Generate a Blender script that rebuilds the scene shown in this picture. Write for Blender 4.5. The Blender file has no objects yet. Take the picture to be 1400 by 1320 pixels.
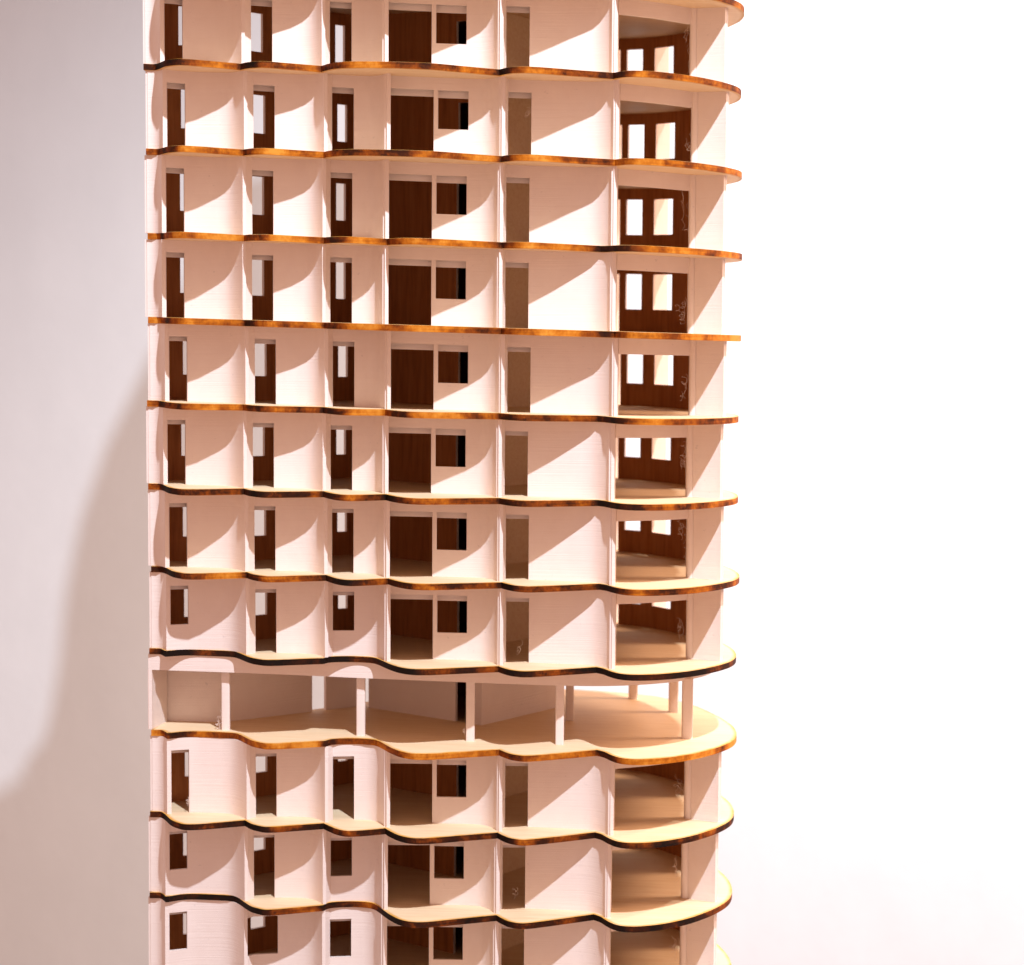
import bpy, math, random
from mathutils import Matrix, Vector, noise

# ------------------------------------------------------------------ scale and camera
SC = 0.00033            # one drawing unit = 0.33 mm
Z0 = 1180.0             # eye level above the table, in drawing units
D0 = 3000.0             # distance from lens to the front of the tower
SKEW = -0.0254          # the glued-up model is out of square: floors dip to the right
H = 114.8               # storey height
TH = 9.0                # plywood thickness

def lev(k):             # top face of floor slab k (k counts downwards)
    return -0.28 - H * (k - 4)

def W(x, y, z):         # drawing units -> metres
    return Vector((x * SC, (y + D0) * SC, (z + Z0) * SC))

scene = bpy.context.scene
coll = scene.collection

cam_data = bpy.data.cameras.new("camera")
cam = bpy.data.objects.new("camera", cam_data)
coll.objects.link(cam)
_pitch = math.radians(4.0307)
_s = 0.0057
_n = math.hypot(1, _s)
_e, _d = (1 / _n, _s / _n), (-_s / _n, 1 / _n)
_fwd = Vector((0, math.cos(_pitch), -math.sin(_pitch)))
_down0 = Vector((0, -math.sin(_pitch), -math.cos(_pitch)))
_right0 = Vector((1, 0, 0))
_right = _right0 * _e[0] + _down0 * _d[0]
_down = _right0 * _e[1] + _down0 * _d[1]
m = Matrix.Identity(4)
for i in range(3):
    m[i][0], m[i][1], m[i][2] = _right[i], -_down[i], -_fwd[i]
m.translation = Vector((0, 0, Z0 * SC))
cam.matrix_world = m
cam_data.sensor_fit = 'HORIZONTAL'
cam_data.sensor_width = 36.0
cam_data.lens = 3000.0 / 1400.0 * 36.0
cam_data.clip_start, cam_data.clip_end = 0.02, 50.0
cam_data.dof.use_dof = True
cam_data.dof.focus_distance = (D0 - 20) * SC
cam_data.dof.aperture_fstop = 11.0
scene.camera = cam

# ------------------------------------------------------------------ light
world = bpy.data.worlds.new("World")
scene.world = world
world.use_nodes = True
bg = world.node_tree.nodes["Background"]
bg.inputs[0].default_value = (1.0, 0.61, 0.49, 1)
bg.inputs[1].default_value = 0.68

def spot(name, pos, target, watts, color, cone, blend, radius):
    d = bpy.data.lights.new(name, 'SPOT')
    d.energy, d.color, d.spot_size, d.spot_blend = watts, color, math.radians(cone), blend
    d.shadow_soft_size = radius * SC
    o = bpy.data.objects.new(name, d)
    coll.objects.link(o)
    p, t = W(*pos), W(*target)
    o.location = p
    o.rotation_euler = (t - p).to_track_quat('-Z', 'Y').to_euler()
    return o

spot("gallery_spotlight", (900, -2600, 3236), (240, 60, 160), 141, (0.74, 0.86, 1.0), 60, 1.0, 44)
spot("washer_and_fill_spotlight", (2600, -200, 2600), (1650, 1850, -200), 215, (1.0, 0.965, 0.94), 80, 1.0, 110)
spot("washer_and_fill_spotlight", (2500, 700, 900), (600, 700, -100), 36, (1.0, 0.68, 0.48), 62, 1.0, 480)  # added fill aimed at the tower's right side, stands in for wall bounce

scene.view_settings.view_transform = 'Standard'
scene.view_settings.look = 'None'
scene.view_settings.gamma = 1.0
scene.view_settings.exposure = 0.0
scene.render.engine = 'CYCLES'
scene.cycles.max_bounces = 10
scene.cycles.diffuse_bounces = 3
scene.cycles.use_denoising = True

# ------------------------------------------------------------------ materials
def new_mat(name):
    mt = bpy.data.materials.new(name)
    mt.use_nodes = True
    nt = mt.node_tree
    return mt, nt, nt.nodes["Principled BSDF"]

def node(nt, kind, **kw):
    n = nt.nodes.new(kind)
    for k, v in kw.items():
        setattr(n, k, v)
    return n

def ramp(nt, fac, stops):
    r = node(nt, 'ShaderNodeValToRGB')
    el = r.color_ramp.elements
    while len(el) < len(stops):
        el.new(0.5)
    for e, (p, c) in zip(el, stops):
        e.position, e.color = p, (*c, 1)
    nt.links.new(fac, r.inputs[0])
    return r.outputs[0]

def noise4(nt, scale_vec, detail, rnd, rough=0.55):
    """noise in object space (drawing units), shifted for every object"""
    tc = node(nt, 'ShaderNodeTexCoord')
    mp = node(nt, 'ShaderNodeMapping')
    mp.inputs['Scale'].default_value = [s / SC for s in scale_vec]
    nt.links.new(tc.outputs['Object'], mp.inputs['Vector'])
    n = node(nt, 'ShaderNodeTexNoise', noise_dimensions='4D')
    n.inputs['Scale'].default_value = 1.0
    n.inputs['Detail'].default_value = detail
    n.inputs['Roughness'].default_value = rough
    nt.links.new(mp.outputs[0], n.inputs['Vector'])
    mul = node(nt, 'ShaderNodeMath', operation='MULTIPLY')
    mul.inputs[1].default_value = 37.0
    nt.links.new(rnd, mul.inputs[0])
    nt.links.new(mul.outputs[0], n.inputs['W'])
    return n.outputs['Fac']

def mix(nt, fac, a, b, mode='MIX'):
    mx = node(nt, 'ShaderNodeMix', data_type='RGBA', blend_type=mode)
    for sock, v in ((mx.inputs[0], fac), (mx.inputs[6], a), (mx.inputs[7], b)):
        if hasattr(v, 'is_linked'):
            nt.links.new(v, sock)
        elif isinstance(v, (int, float)):
            sock.default_value = v
        else:
            sock.default_value = (*v, 1)
    return mx.outputs[2]

def bump(nt, bsdf, height, strength, dist):
    b = node(nt, 'ShaderNodeBump')
    b.inputs['Strength'].default_value = strength
    b.inputs['Distance'].default_value = dist * SC
    nt.links.new(height, b.inputs['Height'])
    nt.links.new(b.outputs[0], bsdf.inputs['Normal'])

def mat_print():
    mt, nt, bs = new_mat("printed_plastic")
    rnd = node(nt, 'ShaderNodeObjectInfo').outputs['Random']
    lay = noise4(nt, (0.006, 0.006, 0.55), 3.0, rnd, 0.75)      # print layers
    blot = noise4(nt, (0.05, 0.05, 0.03), 3.0, rnd)
    c = ramp(nt, blot, [(0.3, (0.815, 0.68, 0.615)), (0.7, (0.84, 0.71, 0.645))])
    c = mix(nt, ramp(nt, lay, [(0.25, (0.35,) * 3), (0.45, (0.0,) * 3)]), c, (0.75, 0.61, 0.54))
    spk = noise4(nt, (0.16, 0.16, 0.22), 2.0, rnd, 0.5)
    patch = noise4(nt, (0.02, 0.02, 0.02), 1.0, rnd)
    sm = node(nt, 'ShaderNodeMath', operation='MULTIPLY')
    nt.links.new(ramp(nt, spk, [(0.66, (0.0,) * 3), (0.74, (1.0,) * 3)]), sm.inputs[0])
    nt.links.new(ramp(nt, patch, [(0.5, (0.0,) * 3), (0.65, (0.45,) * 3)]), sm.inputs[1])
    c = mix(nt, sm.outputs[0], c, (0.50, 0.42, 0.40))          # small scuffs
    nt.links.new(c, bs.inputs['Base Color'])
    bs.inputs['Roughness'].default_value = 0.5
    bs.inputs['Specular IOR Level'].default_value = 0.35
    bump(nt, bs, lay, 0.35, 1.6)
    return mt

def mat_veneer():
    mt, nt, bs = new_mat("plywood_face")
    rnd = node(nt, 'ShaderNodeObjectInfo').outputs['Random']
    g = noise4(nt, (0.012, 0.22, 0.22), 4.0, rnd, 0.6)
    f = noise4(nt, (0.05, 1.1, 1.0), 2.0, rnd)
    c = ramp(nt, g, [(0.28, (0.76, 0.52, 0.30)), (0.5, (0.83, 0.60, 0.375)), (0.72, (0.87, 0.66, 0.44))])
    c = mix(nt, ramp(nt, f, [(0.35, (0.25,) * 3), (0.5, (0.0,) * 3)]), c, (0.64, 0.42, 0.24))
    at = node(nt, 'ShaderNodeAttribute', attribute_name='scorch')
    s = noise4(nt, (0.035, 0.035, 0.02), 3.0, rnd)
    sc_ = node(nt, 'ShaderNodeMath', operation='MULTIPLY')
    nt.links.new(at.outputs['Fac'], sc_.inputs[0])
    nt.links.new(ramp(nt, s, [(0.3, (0.55,) * 3), (0.6, (1.0,) * 3)]), sc_.inputs[1])
    c = mix(nt, sc_.outputs[0], c, (0.62, 0.30, 0.035))
    nt.links.new(c, bs.inputs['Base Color'])
    bs.inputs['Roughness'].default_value = 0.6
    bs.inputs['Specular IOR Level'].default_value = 0.3
    bump(nt, bs, f, 0.15, 0.6)
    return mt

def mat_edge():
    """laser-cut plywood edge: amber where it is barely toasted, black where it charred and where notch shade is painted in"""
    mt, nt, bs = new_mat("laser_cut_edge")
    rnd = node(nt, 'ShaderNodeObjectInfo').outputs['Random']
    big = noise4(nt, (0.017, 0.017, 0.02), 3.5, rnd, 0.65)
    fine = noise4(nt, (0.30, 0.30, 0.22), 3.0, rnd, 0.7)
    ply = noise4(nt, (0.01, 0.01, 0.36), 1.0, rnd)
    ch = node(nt, 'ShaderNodeAttribute', attribute_type='OBJECT', attribute_name='char')
    lc = node(nt, 'ShaderNodeAttribute', attribute_name='char_shade_here')
    a = node(nt, 'ShaderNodeMath', operation='ADD')
    wide = node(nt, 'ShaderNodeMath', operation='MULTIPLY_ADD')
    wide.inputs[1].default_value, wide.inputs[2].default_value = 1.9, -0.40
    nt.links.new(big, wide.inputs[0])
    nt.links.new(wide.outputs[0], a.inputs[0]); nt.links.new(ch.outputs['Fac'], a.inputs[1])
    a2 = node(nt, 'ShaderNodeMath', operation='ADD')
    nt.links.new(a.outputs[0], a2.inputs[0]); nt.links.new(lc.outputs['Fac'], a2.inputs[1])
    b = node(nt, 'ShaderNodeMath', operation='MULTIPLY_ADD')
    b.inputs[1].default_value = 0.42
    nt.links.new(fine, b.inputs[0]); nt.links.new(a2.outputs[0], b.inputs[2])
    d = node(nt, 'ShaderNodeMath', operation='MULTIPLY_ADD')
    d.inputs[1].default_value = 0.30
    nt.links.new(ply, d.inputs[0]); nt.links.new(b.outputs[0], d.inputs[2])
    half = node(nt, 'ShaderNodeMath', operation='MULTIPLY')
    half.inputs[1].default_value = 0.5
    nt.links.new(d.outputs[0], half.inputs[0])
    c = ramp(nt, half.outputs[0], [(0.30, (0.68, 0.27, 0.035)), (0.40, (0.50, 0.145, 0.010)), (0.50, (0.23, 0.048, 0.005)),
                                (0.60, (0.05, 0.012, 0.004)), (0.72, (0.012, 0.006, 0.004))])
    nt.links.new(c, bs.inputs['Base Color'])
    bs.inputs['Roughness'].default_value = 0.65
    bs.inputs['Specular IOR Level'].default_value = 0.08
    bump(nt, bs, fine, 0.4, 1.0)
    return mt

def mat_wall():
    mt, nt, bs = new_mat("painted_plaster")
    rnd = node(nt, 'ShaderNodeObjectInfo').outputs['Random']
    n1 = noise4(nt, (0.011, 0.011, 0.006), 4.0, rnd)
    n2 = noise4(nt, (0.05, 0.05, 0.04), 5.0, rnd, 0.65)
    c = ramp(nt, n1, [(0.3, (0.515, 0.52, 0.53)), (0.7, (0.54, 0.545, 0.555))])
    nt.links.new(c, bs.inputs['Base Color'])
    bs.inputs['Roughness'].default_value = 0.75
    bs.inputs['Specular IOR Level'].default_value = 0.2
    bump(nt, bs, n2, 0.16, 4.0)
    return mt

def mat_table():
    mt, nt, bs = new_mat("grey_table_laminate")
    rnd = node(nt, 'ShaderNodeObjectInfo').outputs['Random']
    n1 = noise4(nt, (0.02, 0.02, 0.02), 3.0, rnd)
    nt.links.new(ramp(nt, n1, [(0.3, (0.33, 0.29, 0.27)), (0.7, (0.38, 0.34, 0.32))]), bs.inputs['Base Color'])
    bs.inputs['Roughness'].default_value = 0.6
    return mt

def mat_core_shade():
    """brown veneer of the stair core, put on the rear shell as painted-in shade"""
    mt, nt, bs = new_mat("brown_core_and_shade")
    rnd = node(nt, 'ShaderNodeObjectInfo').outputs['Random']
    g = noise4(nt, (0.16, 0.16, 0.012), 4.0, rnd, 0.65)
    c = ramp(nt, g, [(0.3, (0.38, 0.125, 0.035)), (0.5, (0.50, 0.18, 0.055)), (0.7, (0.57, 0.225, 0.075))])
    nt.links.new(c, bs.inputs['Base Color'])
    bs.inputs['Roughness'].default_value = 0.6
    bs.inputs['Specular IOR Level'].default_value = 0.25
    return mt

PRINT, VENEER, EDGE, PLASTER, TABLE, CORE_SHADE_BROWN = mat_print(), mat_veneer(), mat_edge(), mat_wall(), mat_table(), mat_core_shade()

# ------------------------------------------------------------------ mesh helpers
def make_mesh(name, verts, faces, mats, fmat=None, smooth=30.0, skew=True, attrs=None):
    me = bpy.data.meshes.new(name)
    k = SKEW if skew else 0.0
    me.from_pydata([(x * SC, y * SC, (z + k * x) * SC) for x, y, z in verts], [], faces)
    for mt in mats:
        me.materials.append(mt)
    if fmat:
        me.polygons.foreach_set('material_index', fmat)
    for an, vals in (attrs or {}).items():
        a = me.attributes.new(an, 'FLOAT', 'POINT')
        a.data.foreach_set('value', vals)
    if smooth:
        me.polygons.foreach_set('use_smooth', [True] * len(faces))
        me.set_sharp_from_angle(angle=math.radians(smooth))
    me.update()
    return me

def link(name, me, parent=None, loc=(0, 0, 0)):
    o = bpy.data.objects.new(name, me)
    coll.objects.link(o)
    o.parent = parent
    o.location = [c * SC for c in loc]
    return o

def catmull(pts, n=5):
    if len(pts) < 3:
        return list(pts)
    out = []
    P = [pts[0]] + list(pts) + [pts[-1]]
    for i in range(1, len(P) - 2):
        p0, p1, p2, p3 = P[i - 1], P[i], P[i + 1], P[i + 2]
        for j in range(n):
            t = j / n
            out.append(tuple(0.5 * ((2 * b) + (c - a) * t + (2 * a - 5 * b + 4 * c - d) * t * t + (3 * b - a - 3 * c + d) * t ** 3)
                             for a, b, c, d in zip(p0, p1, p2, p3)))
    out.append(tuple(pts[-1]))
    return out

def offset_path(path, t):
    """points moved t to the left of the walking direction (the back, when walking left to right)"""
    out = []
    n = len(path)
    for i in range(n):
        a = path[max(i - 1, 0)]; b = path[i]; c = path[min(i + 1, n - 1)]
        def nrm(p, q):
            dx, dy = q[0] - p[0], q[1] - p[1]
            l = math.hypot(dx, dy) or 1
            return (-dy / l, dx / l)
        n1 = nrm(a, b) if i > 0 else nrm(b, c)
        n2 = nrm(b, c) if i < n - 1 else n1
        mx, my = n1[0] + n2[0], n1[1] + n2[1]
        l = math.hypot(mx, my) or 1
        mx, my = mx / l, my / l
        cosv = max(0.5, mx * n1[0] + my * n1[1])
        out.append((b[0] + mx * t / cosv, b[1] + my * t / cosv))
    return out

def cut_path(path, xs):
    """insert points where the path passes the given x values (path monotone in x there)"""
    out = [path[0]]
    for a, b in zip(path, path[1:]):
        ins = [x for x in xs if min(a[0], b[0]) + 0.05 < x < max(a[0], b[0]) - 0.05]
        ins.sort(reverse=a[0] > b[0])
        for x in ins:
            t = (x - a[0]) / (b[0] - a[0])
            out.append((x, a[1] + t * (b[1] - a[1])))
        out.append(b)
    return out

def wall_mesh(name, path, t, zs, solid, smooth=35.0, browned=(), lit_tan=()):
    """a curved wall: solid(i, j) tells whether path segment i is built in height band j"""
    n = len(path) - 1
    m_ = len(zs) - 1
    back = offset_path(path, t)
    verts, faces, idx, fm = [], [], {}, []
    def v(i, side, j):
        key = (i, side, j)
        if key not in idx:
            p = (path if side == 0 else back)[i]
            idx[key] = len(verts)
            verts.append((p[0], p[1], zs[j]))
        return idx[key]
    def S(i, j):
        return 0 <= i < n and 0 <= j < m_ and solid(i, j)
    for i in range(n):
        for j in range(m_):
            if not S(i, j):
                continue
            faces.append((v(i, 0, j), v(i + 1, 0, j), v(i + 1, 0, j + 1), v(i, 0, j + 1)))
            faces.append((v(i + 1, 1, j), v(i, 1, j), v(i, 1, j + 1), v(i + 1, 1, j + 1)))
            fm += [(2 if i in lit_tan else 1) if 0 in browned else 0, 1 if 1 in browned else 0]
            if not S(i - 1, j):
                faces.append((v(i, 1, j), v(i, 0, j), v(i, 0, j + 1), v(i, 1, j + 1)))
            if not S(i + 1, j):
                faces.append((v(i + 1, 0, j), v(i + 1, 1, j), v(i + 1, 1, j + 1), v(i + 1, 0, j + 1)))
            if not S(i, j - 1):
                faces.append((v(i, 1, j), v(i + 1, 1, j), v(i + 1, 0, j), v(i, 0, j)))
            if not S(i, j + 1):
                faces.append((v(i, 0, j + 1), v(i + 1, 0, j + 1), v(i + 1, 1, j + 1), v(i, 1, j + 1)))
            fm += [0] * (len(faces) - len(fm))
    return make_mesh(name, verts, faces, [PRINT, CORE_SHADE_BROWN, VENEER], fm, smooth=smooth)

def prism_mesh(name, poly, z0, z1, mat=None, smooth=30.0):
    n = len(poly)
    verts = [(x, y, z0) for x, y in poly] + [(x, y, z1) for x, y in poly]
    faces = [(i, (i + 1) % n, n + (i + 1) % n, n + i) for i in range(n)]
    faces += [tuple(range(n - 1, -1, -1)), tuple(range(n, 2 * n))]
    return make_mesh(name, verts, faces, [mat or PRINT], smooth=smooth)

def round_poly(cx, cy, rx, ry, n=14, power=2.0):
    out = []
    for i in range(n):
        a = 2 * math.pi * i / n
        c, s = math.cos(a), math.sin(a)
        out.append((cx + rx * math.copysign(abs(c) ** (2 / power), c), cy + ry * math.copysign(abs(s) ** (2 / power), s)))
    return out

# ------------------------------------------------------------------ the backdrop wall and the table out of view
WALL_Y = 1850.0
def sheet(name, corners, mat):
    me = make_mesh(name, corners, [(0, 1, 2, 3)], [mat], smooth=None, skew=False)
    o = link(name, me)
    o.location = W(0, 0, 0)
    o["kind"] = "structure"
    return o
BASE = lev(14) - TH
wall = sheet("backdrop_wall", [(-5200, WALL_Y, BASE - 900), (5200, WALL_Y, BASE - 900), (5200, WALL_Y, 4200), (-5200, WALL_Y, 4200)], PLASTER)
table = sheet("table_top", [(-900, -500, BASE), (900, -500, BASE), (900, 640, BASE), (-900, 640, BASE)], TABLE)

# ------------------------------------------------------------------ the tower
tower = bpy.data.objects.new("tower_model", None)
coll.objects.link(tower)
tower.location = W(0, 0, BASE)
tower["label"] = "white 3D-printed tower model with wavy laser-cut plywood floors before the wall"
tower["category"] = "architectural model"
def tz(z):
    return z - BASE

# --- floor slabs -------------------------------------------------
B0 = [(-503, 25), (-495, 26), (-487, 25), (-478, 7)]
BAY1 = [(-478, 7), (-466, -22), (-454, -38), (-443, -46), (-426, -42.5), (-408, -34), (-386, -21.8), (-366, -11)]
BAY1_FLAT = [(-478, 7), (-474, 8), (-451, 23.5), (-416, 25), (-388, 22), (-377, 10), (-366, -11)]
BAY2 = [(-366, -11), (-355, -30), (-344, -40.5), (-333, -46.5), (-318, -43), (-303, -36), (-276, -23.3), (-257, -14.5)]
BAY2_FLAT = [(-366, -11), (-356, 3), (-328, 12.5), (-303, 16), (-276, 14), (-266, 4), (-257, -14.5)]
BAY3 = [(-257, -14.5), (-248, -34), (-236, -53.5), (-222, -62.5), (-207, -57.5), (-192, -48), (-171, -33.5)]
BAY3_FLAT = [(-257, -14.5), (-248, 1), (-226, 9.5), (-203, 9.5), (-187, 1), (-171, -33.5)]
BAY4 = [(-171, -33.5), (-161.6, -53.7), (-148.6, -74), (-133, -85), (-116, -85), (-96, -77), (-67, -62.5), (-37, -48), (-17, -38.5)]
BAY34 = [(-257, -14.5), (-247, -38), (-235, -58), (-216, -73), (-190, -82), (-152, -87), (-115.5, -86), (-96, -80), (-67, -64), (-37, -48), (-17, -38.5)]
BAY5A = [(-17, -38.5), (-10, -53), (0, -68), (15, -76), (30, -72), (52, -59.5), (83, -40.5), (117, -19)]
BAY6A = [(117, -19), (126, -30), (135, -52), (146, -69), (161, -75.5), (183.5, -71.5), (214, -55)]
BAY5B = [(-17, -38.5), (-10, -55), (0, -70), (15, -79), (32, -79), (54, -72), (90, -57), (135, -41)]
BAY6B = [(135, -41), (141, -54), (149, -66), (161, -73), (183.5, -71.5), (214, -55)]
RIGHT = [(214, -55), (246, -27), (272, 5), (290, 32), (307, 65), (318, 98), (324.5, 140), (325, 189), (319, 235), (306, 292), (278, 372), (228, 440)]
REAR = [(228, 440), (140, 474), (20, 482), (-80, 462), (-125, 440), (-240, 284), (-322, 204), (-415, 120), (-440, 114), (-503, 112)]

SWELL = {3: (8, 6, 4, 2, -9), 5: (-3, -5, -2, -3, -10), 6: (11, 9, 5, 3, -4), 7: (2, 5, 3, 0, 0), 10: (0, 0, -7, 0, 0)}
def swell(seg, k, b):
    d = SWELL.get(k, (0, 0, 0, 0, 0))[b]
    return [(x, y - d * math.sin(math.pi * (i / (len(seg) - 1)) ** 0.8)) for i, (x, y) in enumerate(seg)]
def outline(k):
    flat = k in (8, 9, 11, 13)
    out = []
    def add(seg, n=5, smooth=True):
        pts = catmull(seg, n) if smooth else list(seg)
        out.extend(pts if not out else pts[1:])
    add(B0)
    if k in (0, -2):
        add([(-478, 7), (-466, -30), (-452, -56), (-434, -72), (-410, -79), (-372, -80), (-345, -70), (-322, -55), (-303, -42), (-276, -27), (-257, -14.5)])
    else:
        add(BAY1_FLAT if flat or k == 12 else swell(BAY1, k, 0))
        add(BAY2_FLAT if k == 12 else swell(BAY2, k, 1))
    if k in (-2, 0, 1, 2, 4):
        add(BAY34)
    else:
        add(BAY3_FLAT if flat or k == 12 else swell(BAY3, k, 2))
        add(swell(BAY4, k, 3))
    b = k in (0, 1, 2, 4, -2)
    add(BAY5B if b else swell(BAY5A, k, 4))
    add((BAY6B if b else BAY6A) + RIGHT[1:])
    add(REAR, 3)
    return out

CHAR_SHADE_SPANS = [(-481, -462), (-366, -350), (-257, -243), (-171, -156), (-17, -4), (117, 140)]  # left-facing notch starts: extra char plus shade put into the edge colour
def slab_mesh(k):
    pts = outline(k)
    # drop doubles
    cl = [pts[0]]
    for p in pts[1:]:
        if math.hypot(p[0] - cl[-1][0], p[1] - cl[-1][1]) > 0.8:
            cl.append(p)
    pts = cl
    n = len(pts)
    def inset(dist):
        ring = offset_path([pts[-1]] + pts + [pts[0]], dist)[1:-1]
        return ring
    r1, r2 = inset(1.4), inset(6.5)
    verts, att, chh = [], [], []
    def ring(P, z, a):
        s = len(verts)
        for p in P:
            verts.append((p[0], p[1], z)); att.append(a)
            c = 0.0
            if p[1] < 60:
                for x0, x1 in CHAR_SHADE_SPANS:
                    if x0 - 7 < p[0] < x1 + 26:
                        c = max(c, min(1, (p[0] - x0 + 7) / 7, (x1 + 26 - p[0]) / 26))
            chh.append(0.27 * c)
        return s
    eb, et = ring(pts, 0.35, 1.0), ring(pts, TH - 0.35, 1.0)
    t1, t2 = ring(r1, TH, 0.95), ring(r2, TH, 0.0)
    b1, b2 = ring(r1, 0, 0.95), ring(r2, 0, 0.0)
    faces, fm = [], []
    for i in range(n):
        j = (i + 1) % n
        faces.append((eb + i, eb + j, et + j, et + i)); fm.append(1)
        faces.append((et + i, et + j, t1 + j, t1 + i)); fm.append(0)
        faces.append((t1 + i, t1 + j, t2 + j, t2 + i)); fm.append(0)
        faces.append((b1 + i, b1 + j, eb + j, eb + i)); fm.append(0)
        faces.append((b2 + i, b2 + j, b1 + j, b1 + i)); fm.append(0)
    from mathutils.geometry import tessellate_polygon
    tris = tessellate_polygon([[Vector((p[0], p[1], 0)) for p in r2]])
    def area(a, b, c):
        return (b[0] - a[0]) * (c[1] - a[1]) - (b[1] - a[1]) * (c[0] - a[0])
    for tri in tris:
        a, b, c = tri
        if area(r2[a], r2[b], r2[c]) < 0:
            a, c = c, a
        faces.append((t2 + a, t2 + b, t2 + c)); fm.append(0)
        faces.append((b2 + c, b2 + b, b2 + a)); fm.append(0)
    return make_mesh("floor_slab", verts, faces, [VENEER, EDGE], fm, smooth=28.0, attrs={'scorch': att, 'char_shade_here': chh})

SLAB_DX = {1: -3, 2: 0, 3: 1, 4: 1, 5: -1, 6: 0, 7: 3.5, 8: 0, 9: 2, 10: 0, 11: -1}
CHAR = {0: 0.02, 1: 0.10, 2: -0.06, 3: -0.02, 4: -0.10, 5: 0.02, 6: 0.15, 7: 0.17, 8: 0.36, 9: -0.08, 10: 0.24, 11: 0.34, 12: 0.1}
TOP = -1
for k in range(TOP, 15):
    s = link("floor_slab", slab_mesh(k), tower, (SLAB_DX.get(k, 0), 0, tz(lev(k) - TH)))
    s["char"] = CHAR.get(k, 0.0)
    s.rotation_euler.z = math.radians(random.Random(300 + k).uniform(-0.14, 0.14))

# --- storeys -----------------------------------------------------
SH = H - TH             # clear height
SILL, HEAD = 35.0, 89.0
WT = 5.0

BAYS = {
    0: [(-502, 29), (-496, 30), (-489, 27.5), (-483, 20), (-478.5, 10)],
    1: [(-477, 12), (-473, 13), (-450, 25), (-435, 27.2), (-405, 27), (-394, 25), (-386, 20.5), (-379, 12.5), (-372, 2), (-366, -8)],
    2: [(-363.5, -4), (-355, 8), (-327, 16), (-303, 19), (-286, 18.5), (-277, 15.5), (-270, 9.5), (-263.5, 0), (-257.5, -11.5)],
    3: [(-255, -7), (-248, 6), (-219, 12.7), (-203, 13), (-195, 11), (-187, 4.5), (-180, -7), (-171.5, -30)],
    4: [(-170, -25), (-168, -2), (-110, 4), (-104, 4.5), (-63, 7), (-45, 5), (-36, 0.5), (-29, -8), (-23, -20), (-17.5, -35)],
    5: [(-15.5, -31), (-9, -3), (22.5, 0), (55, -1), (96, -4), (107, -5.5), (116, -10), (125, -18.5), (131, -28), (135, -38)],
}
OPEN = {1: (-473, -450), 2: (-355, -327), 3: (-248, -219), 5: (-9, 22.5)}

def bay_wall_mesh(b, kind):
    path = BAYS[b]
    if b == 0:
        return wall_mesh("bay_wall", path, WT, [0, SH], lambda i, j: True)
    if b == 4:
        zs = [0, SILL + 2, HEAD, SH]
        def solid4(i, j):
            xm = 0.5 * (path[i][0] + path[i + 1][0])
            if -168 < xm < -110:
                return j == 2
            if -104 < xm < -63:
                return j != 1
            return True
        return wall_mesh("bay_wall", path, WT, zs, solid4)
    x0, x1 = OPEN[b]
    if kind == 'wide':
        x0, x1 = -362, -322
        path = cut_path(path, [x0, x1])
    zs = [0, SILL, HEAD, SH]
    def solid(i, j):
        xm = 0.5 * (path[i][0] + path[i + 1][0])
        if x0 < xm < x1:
            return j == 2 or (j == 0 and kind != 'door')
        return True
    return wall_mesh("bay_wall", path, WT, zs, solid)

def lintel_mesh(p, q, depth=13.0, drop=6.5, z=HEAD):
    """inner door head, set back behind the opening"""
    dx, dy = q[0] - p[0], q[1] - p[1]
    l = math.hypot(dx, dy)
    nx, ny = -dy / l, dx / l
    ex, ey = dx / l * 4, dy / l * 4
    poly = [(p[0] - ex + nx * depth, p[1] - ey + ny * depth), (q[0] + ex + nx * depth, q[1] + ey + ny * depth),
            (q[0] + ex + nx * (depth + 4), q[1] + ey + ny * (depth + 4)), (p[0] - ex + nx * (depth + 4), p[1] - ey + ny * (depth + 4))]
    return prism_mesh("lintel", poly, z - drop, SH - 0.4)

LINTELS = {1: ((-473, 13), (-450, 25)), 2: ((-355, 8), (-327, 16)), 3: ((-248, 6), (-219, 12.7)), 5: ((-9, -3), (22.5, 0))}

REAR_PATH = [(-500, 30), (-500, 96), (-467, 98), (-432, 99), (-410, 101), (-374, 134), (-355, 151), (-293, 207), (-274, 224), (-259, 237.5), (-246, 249),
             (-225, 268), (-105, 424), (10, 455), (110, 445), (146, 433), (166, 425), (176, 421), (199.5, 407), (217, 392), (243, 358), (270, 315), (288, 262), (296, 232), (297, 190), (295.5, 120), (294, 92), (291, 70)]
REAR_WIN = [(-467, -432), (-374, -355), (-259, -246), (176, 199.5), (217, 243)]

def rear_mesh(kind):
    """walk the outline so that the outside of the tower is the left-hand side"""
    path = REAR_PATH
    zs = [0, SILL, HEAD, SH]
    def solid(i, j):
        xm = 0.5 * (path[i][0] + path[i + 1][0])
        if kind == 'terrace':
            if -293 < xm < -274:
                return j == 2
            if xm > -200:
                return False
            return True
        if 146 < xm < 166:
            return j == 2
        if i >= len(path) - 5 and i != len(path) - 2:
            return j == 2
        for x0, x1 in REAR_WIN:
            if x0 < xm < x1 and i > 0:
                return j != 1
        return True
    return wall_mesh("storey", path, WT, zs, solid, smooth=25.0, browned=() if kind == 'terrace' else (0,))  # inside faces coloured brown to imitate the dark of the interior

C0, C1, C2 = (-42, 138), (-213, 256), (69, 305)
def core_mesh(browned):
    path = [(-101, 416), C1, (-80.5, 164.6), (-62, 151.8), C0, C2, (-98, 414)]
    return wall_mesh("core_wall", path, WT, [0, HEAD, SH], lambda i, j: not (i == 2 and j == 0), smooth=25.0, browned=(0, 1) if browned else (1,), lit_tan=(4,))  # right face coloured tan to imitate the light reaching it

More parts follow.
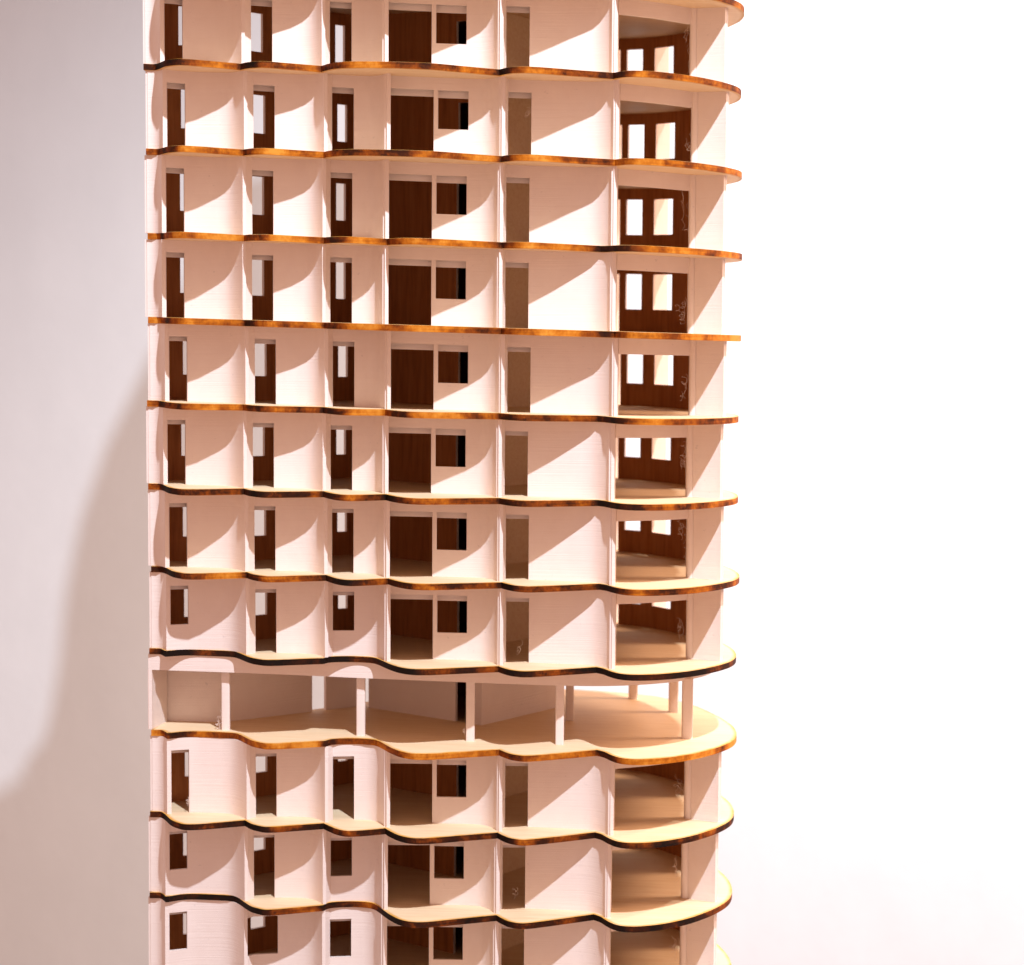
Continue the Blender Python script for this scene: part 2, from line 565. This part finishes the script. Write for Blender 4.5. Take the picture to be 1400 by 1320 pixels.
BEAM6 = [(143, 6), (165, 18), (190, 33), (216, 53), (247, 81)]
def beam6_mesh():
    return wall_mesh("header_beam", BEAM6, 6.0, [SH - 22, SH], lambda i, j: True)
def fin6_mesh():
    return wall_mesh("divider_fin", [(136.5, -36), (139.5, -16), (142.5, 6), (143.5, 16)], 4.5, [0, SH], lambda i, j: True)
def panel_mesh():
    return wall_mesh("end_panel", [(255, 80), (270, 73), (285, 66), (292, 61.5)], 6.0, [0, SH], lambda i, j: True)
def post_mesh():
    return prism_mesh("post", round_poly(251, 86, 5.5, 6.5, 16, 3.0), 0, SH)
def rear_fin_mesh(x, y, dx, dy):
    return wall_mesh("rear_fin", [(x, y), (x + dx, y + dy)], 5.0, [0, SH], lambda i, j: True)

FASCIA = [(-501, 30), (-470, 28.5), (-420, 28), (-380, 26.5), (-300, 22), (-220, 15), (-160, 10.5), (-60, 5), (30, 1), (80, 2), (130, 9), (180, 29), (225, 60), (258, 95), (285, 140), (296, 190),
          (290, 250), (272, 312), (243, 358), (199, 404)]
def fascia_mesh():
    return wall_mesh("fascia_beam", catmull(FASCIA, 4), 9.0, [SH - 22, SH], lambda i, j: True)

COLUMNS = [(-399, 45, 6.5), (-209, 32.5, 6.8), (-56, 19.5, 6.8), (68, 12.5, 6.6), (251, 88, 8.5), (192, 411, 8), (247, 299, 8), (87, 203, 6.5)]

# fine threads of plastic left by the printer
def wisp_mesh(seed, w, h, r=0.30, strands=3):
    """a few loose curls of thread, w wide and h tall"""
    rng = random.Random(seed)
    verts, faces = [], []
    for st_ in range(strands):
        pts = []
        zc = rng.uniform(0, h * 0.55)
        x0 = rng.uniform(-0.35, 0.35) * w
        a = rng.uniform(0, 6.28)
        n = rng.randint(16, 34)
        rise = rng.uniform(0.25, 0.6) * h / n
        rad = rng.uniform(0.14, 0.32) * w
        y = rng.uniform(-2, 2)
        for i in range(n):
            a += rng.uniform(0.25, 0.95)
            rad *= rng.uniform(0.88, 1.12)
            rad = max(0.08 * w, min(0.42 * w, rad))
            zc += rise * rng.uniform(0.2, 1.8)
            x0 += rng.uniform(-0.07, 0.07) * w
            y += rng.uniform(-0.5, 0.5)
            pts.append((x0 + rad * math.cos(a), y, zc + rad * 0.9 * math.sin(a)))
        pts = catmull(pts, 3)
        base = len(verts)
        for i, p in enumerate(pts):
            q = pts[min(i + 1, len(pts) - 1)]; o = pts[max(i - 1, 0)]
            d = (Vector(q) - Vector(o)).normalized()
            u = d.cross(Vector((0, 1, 0.01))).normalized(); v = d.cross(u)
            for s_ in range(3):
                ang = s_ * 2.0944
                verts.append(tuple(Vector(p) + (u * math.cos(ang) + v * math.sin(ang)) * r))
            if i:
                b_ = base + 3 * i
                for s_ in range(3):
                    t_ = (s_ + 1) % 3
                    faces.append((b_ - 3 + s_, b_ - 3 + t_, b_ + t_, b_ + s_))
    return make_mesh("filament_wisp", verts, faces, [PRINT], smooth=80.0, skew=False)

cache = {}
def cached(key, fn, *a):
    if key not in cache:
        cache[key] = fn(*a)
    return cache[key]

STOREY_DX = {0: -2, 1: 1, 2: -1, 3: -1.5, 4: 2, 5: -1, 6: 1, 7: 2, 9: 2, 10: -1, 11: -2}
for k in range(TOP, 14):
    z = tz(lev(k + 1))
    loc = (STOREY_DX.get(k, 0), 0, z)
    if k == 8:
        st = link("storey", rear_mesh('terrace'), tower, loc)
        st["label"] = "open terrace storey on slender columns"
        link("fascia_beam", fascia_mesh(), st)
        for cx, cy, r in COLUMNS:
            link("column", prism_mesh("column", round_poly(cx, cy, r * 0.9, r * 0.9, 24, 7.0), 0, SH - 20), st)
        link("core_wall", cached('core_t', core_mesh, False), st)
        link("side_wall", wall_mesh("side_wall", [(-501, 30), (-489, 92)], 5.0, [0, SH - 22], lambda i, j: True), st)
        continue
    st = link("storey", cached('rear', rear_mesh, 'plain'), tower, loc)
    st.rotation_euler.z = math.radians(random.Random(500 + k).uniform(-0.1, 0.1))
    for b in range(6):
        kind = 'door'
        if b in (1, 3) and k in (7, 10, 11, 12):
            kind = 'window'
        if b == 2 and k == 11:
            kind = 'wide'
        link("bay_wall", cached((b, kind), bay_wall_mesh, b, kind), st)
        if b in LINTELS and kind != 'wide':
            link("lintel", cached(('lin', b), lintel_mesh, *LINTELS[b]), st)
    link("lintel", cached('lin4', lintel_mesh, (-168, -2), (-110, 4), 12.0, 8.0), st)
    link("lintel", cached('lin4w', lintel_mesh, (-104, 4.5), (-63, 7), 12.0, 9.0), st)
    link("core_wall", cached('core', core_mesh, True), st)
    link("header_beam", cached('beam6', beam6_mesh), st)
    link("divider_fin", cached('fin6', fin6_mesh), st)
    link("end_panel", cached('panel', panel_mesh), st)
    link("post", cached('post', post_mesh), st)
    link("rear_fin", cached('rf1', rear_fin_mesh, 214, 397, 27, 26), st)
    link("rear_fin", cached('rf2', rear_fin_mesh, 146, 438, 22, 20), st)
    if 0 <= k <= 11:
        rng = random.Random(k)
        link("filament_wisp", wisp_mesh(k, 11, rng.uniform(40, 88), 0.13, 4), st, (240 + rng.uniform(-3, 1), 80, rng.uniform(4, 14)))
        if k in (1, 7, 10):
            link("filament_wisp", wisp_mesh(40 + k, 9, 26, 0.14, 2), st, (8 if k != 1 else 19, 2, 6 if k != 1 else 50))
        if k == 9:
            link("filament_wisp", wisp_mesh(77, 5, 26, 0.28, 2), st, (-451, 21, 12))
terr = [o for o in tower.children if o.get("label")]
for o in terr:
    link("filament_wisp", wisp_mesh(91, 8, 40, 0.3, 4), o, (-407, 42, 2))
    link("filament_wisp", wisp_mesh(92, 5, 14, 0.3, 2), o, (-64, 18, 8))

# --- added piece above the picture, shaped to cast the shadow on the left wall
CASTER_OUTLINE = [(-350, 574), (-332, 592), (-319, 618), (-311, 645), (-306, 668), (-296, 727), (-285, 831), (-263, 934), (-227, 1037), (-170, 1151), (-114, 1264), (-52, 1386), (60, 1440), (200, 1380), (240, 574)]
cv, cf = [], []
n = len(CASTER_OUTLINE)
for y in (188, 212):
    cv += [(x, y, z - 573.7) for x, z in CASTER_OUTLINE]
cf = [(i, n + i, n + (i + 1) % n, (i + 1) % n) for i in range(n)] + [tuple(range(n)), tuple(range(2 * n - 1, n - 1, -1))]
link("wall_shadow_caster", make_mesh("wall_shadow_caster", cv, cf, [PRINT]), tower, (0, 0, tz(lev(-1))))
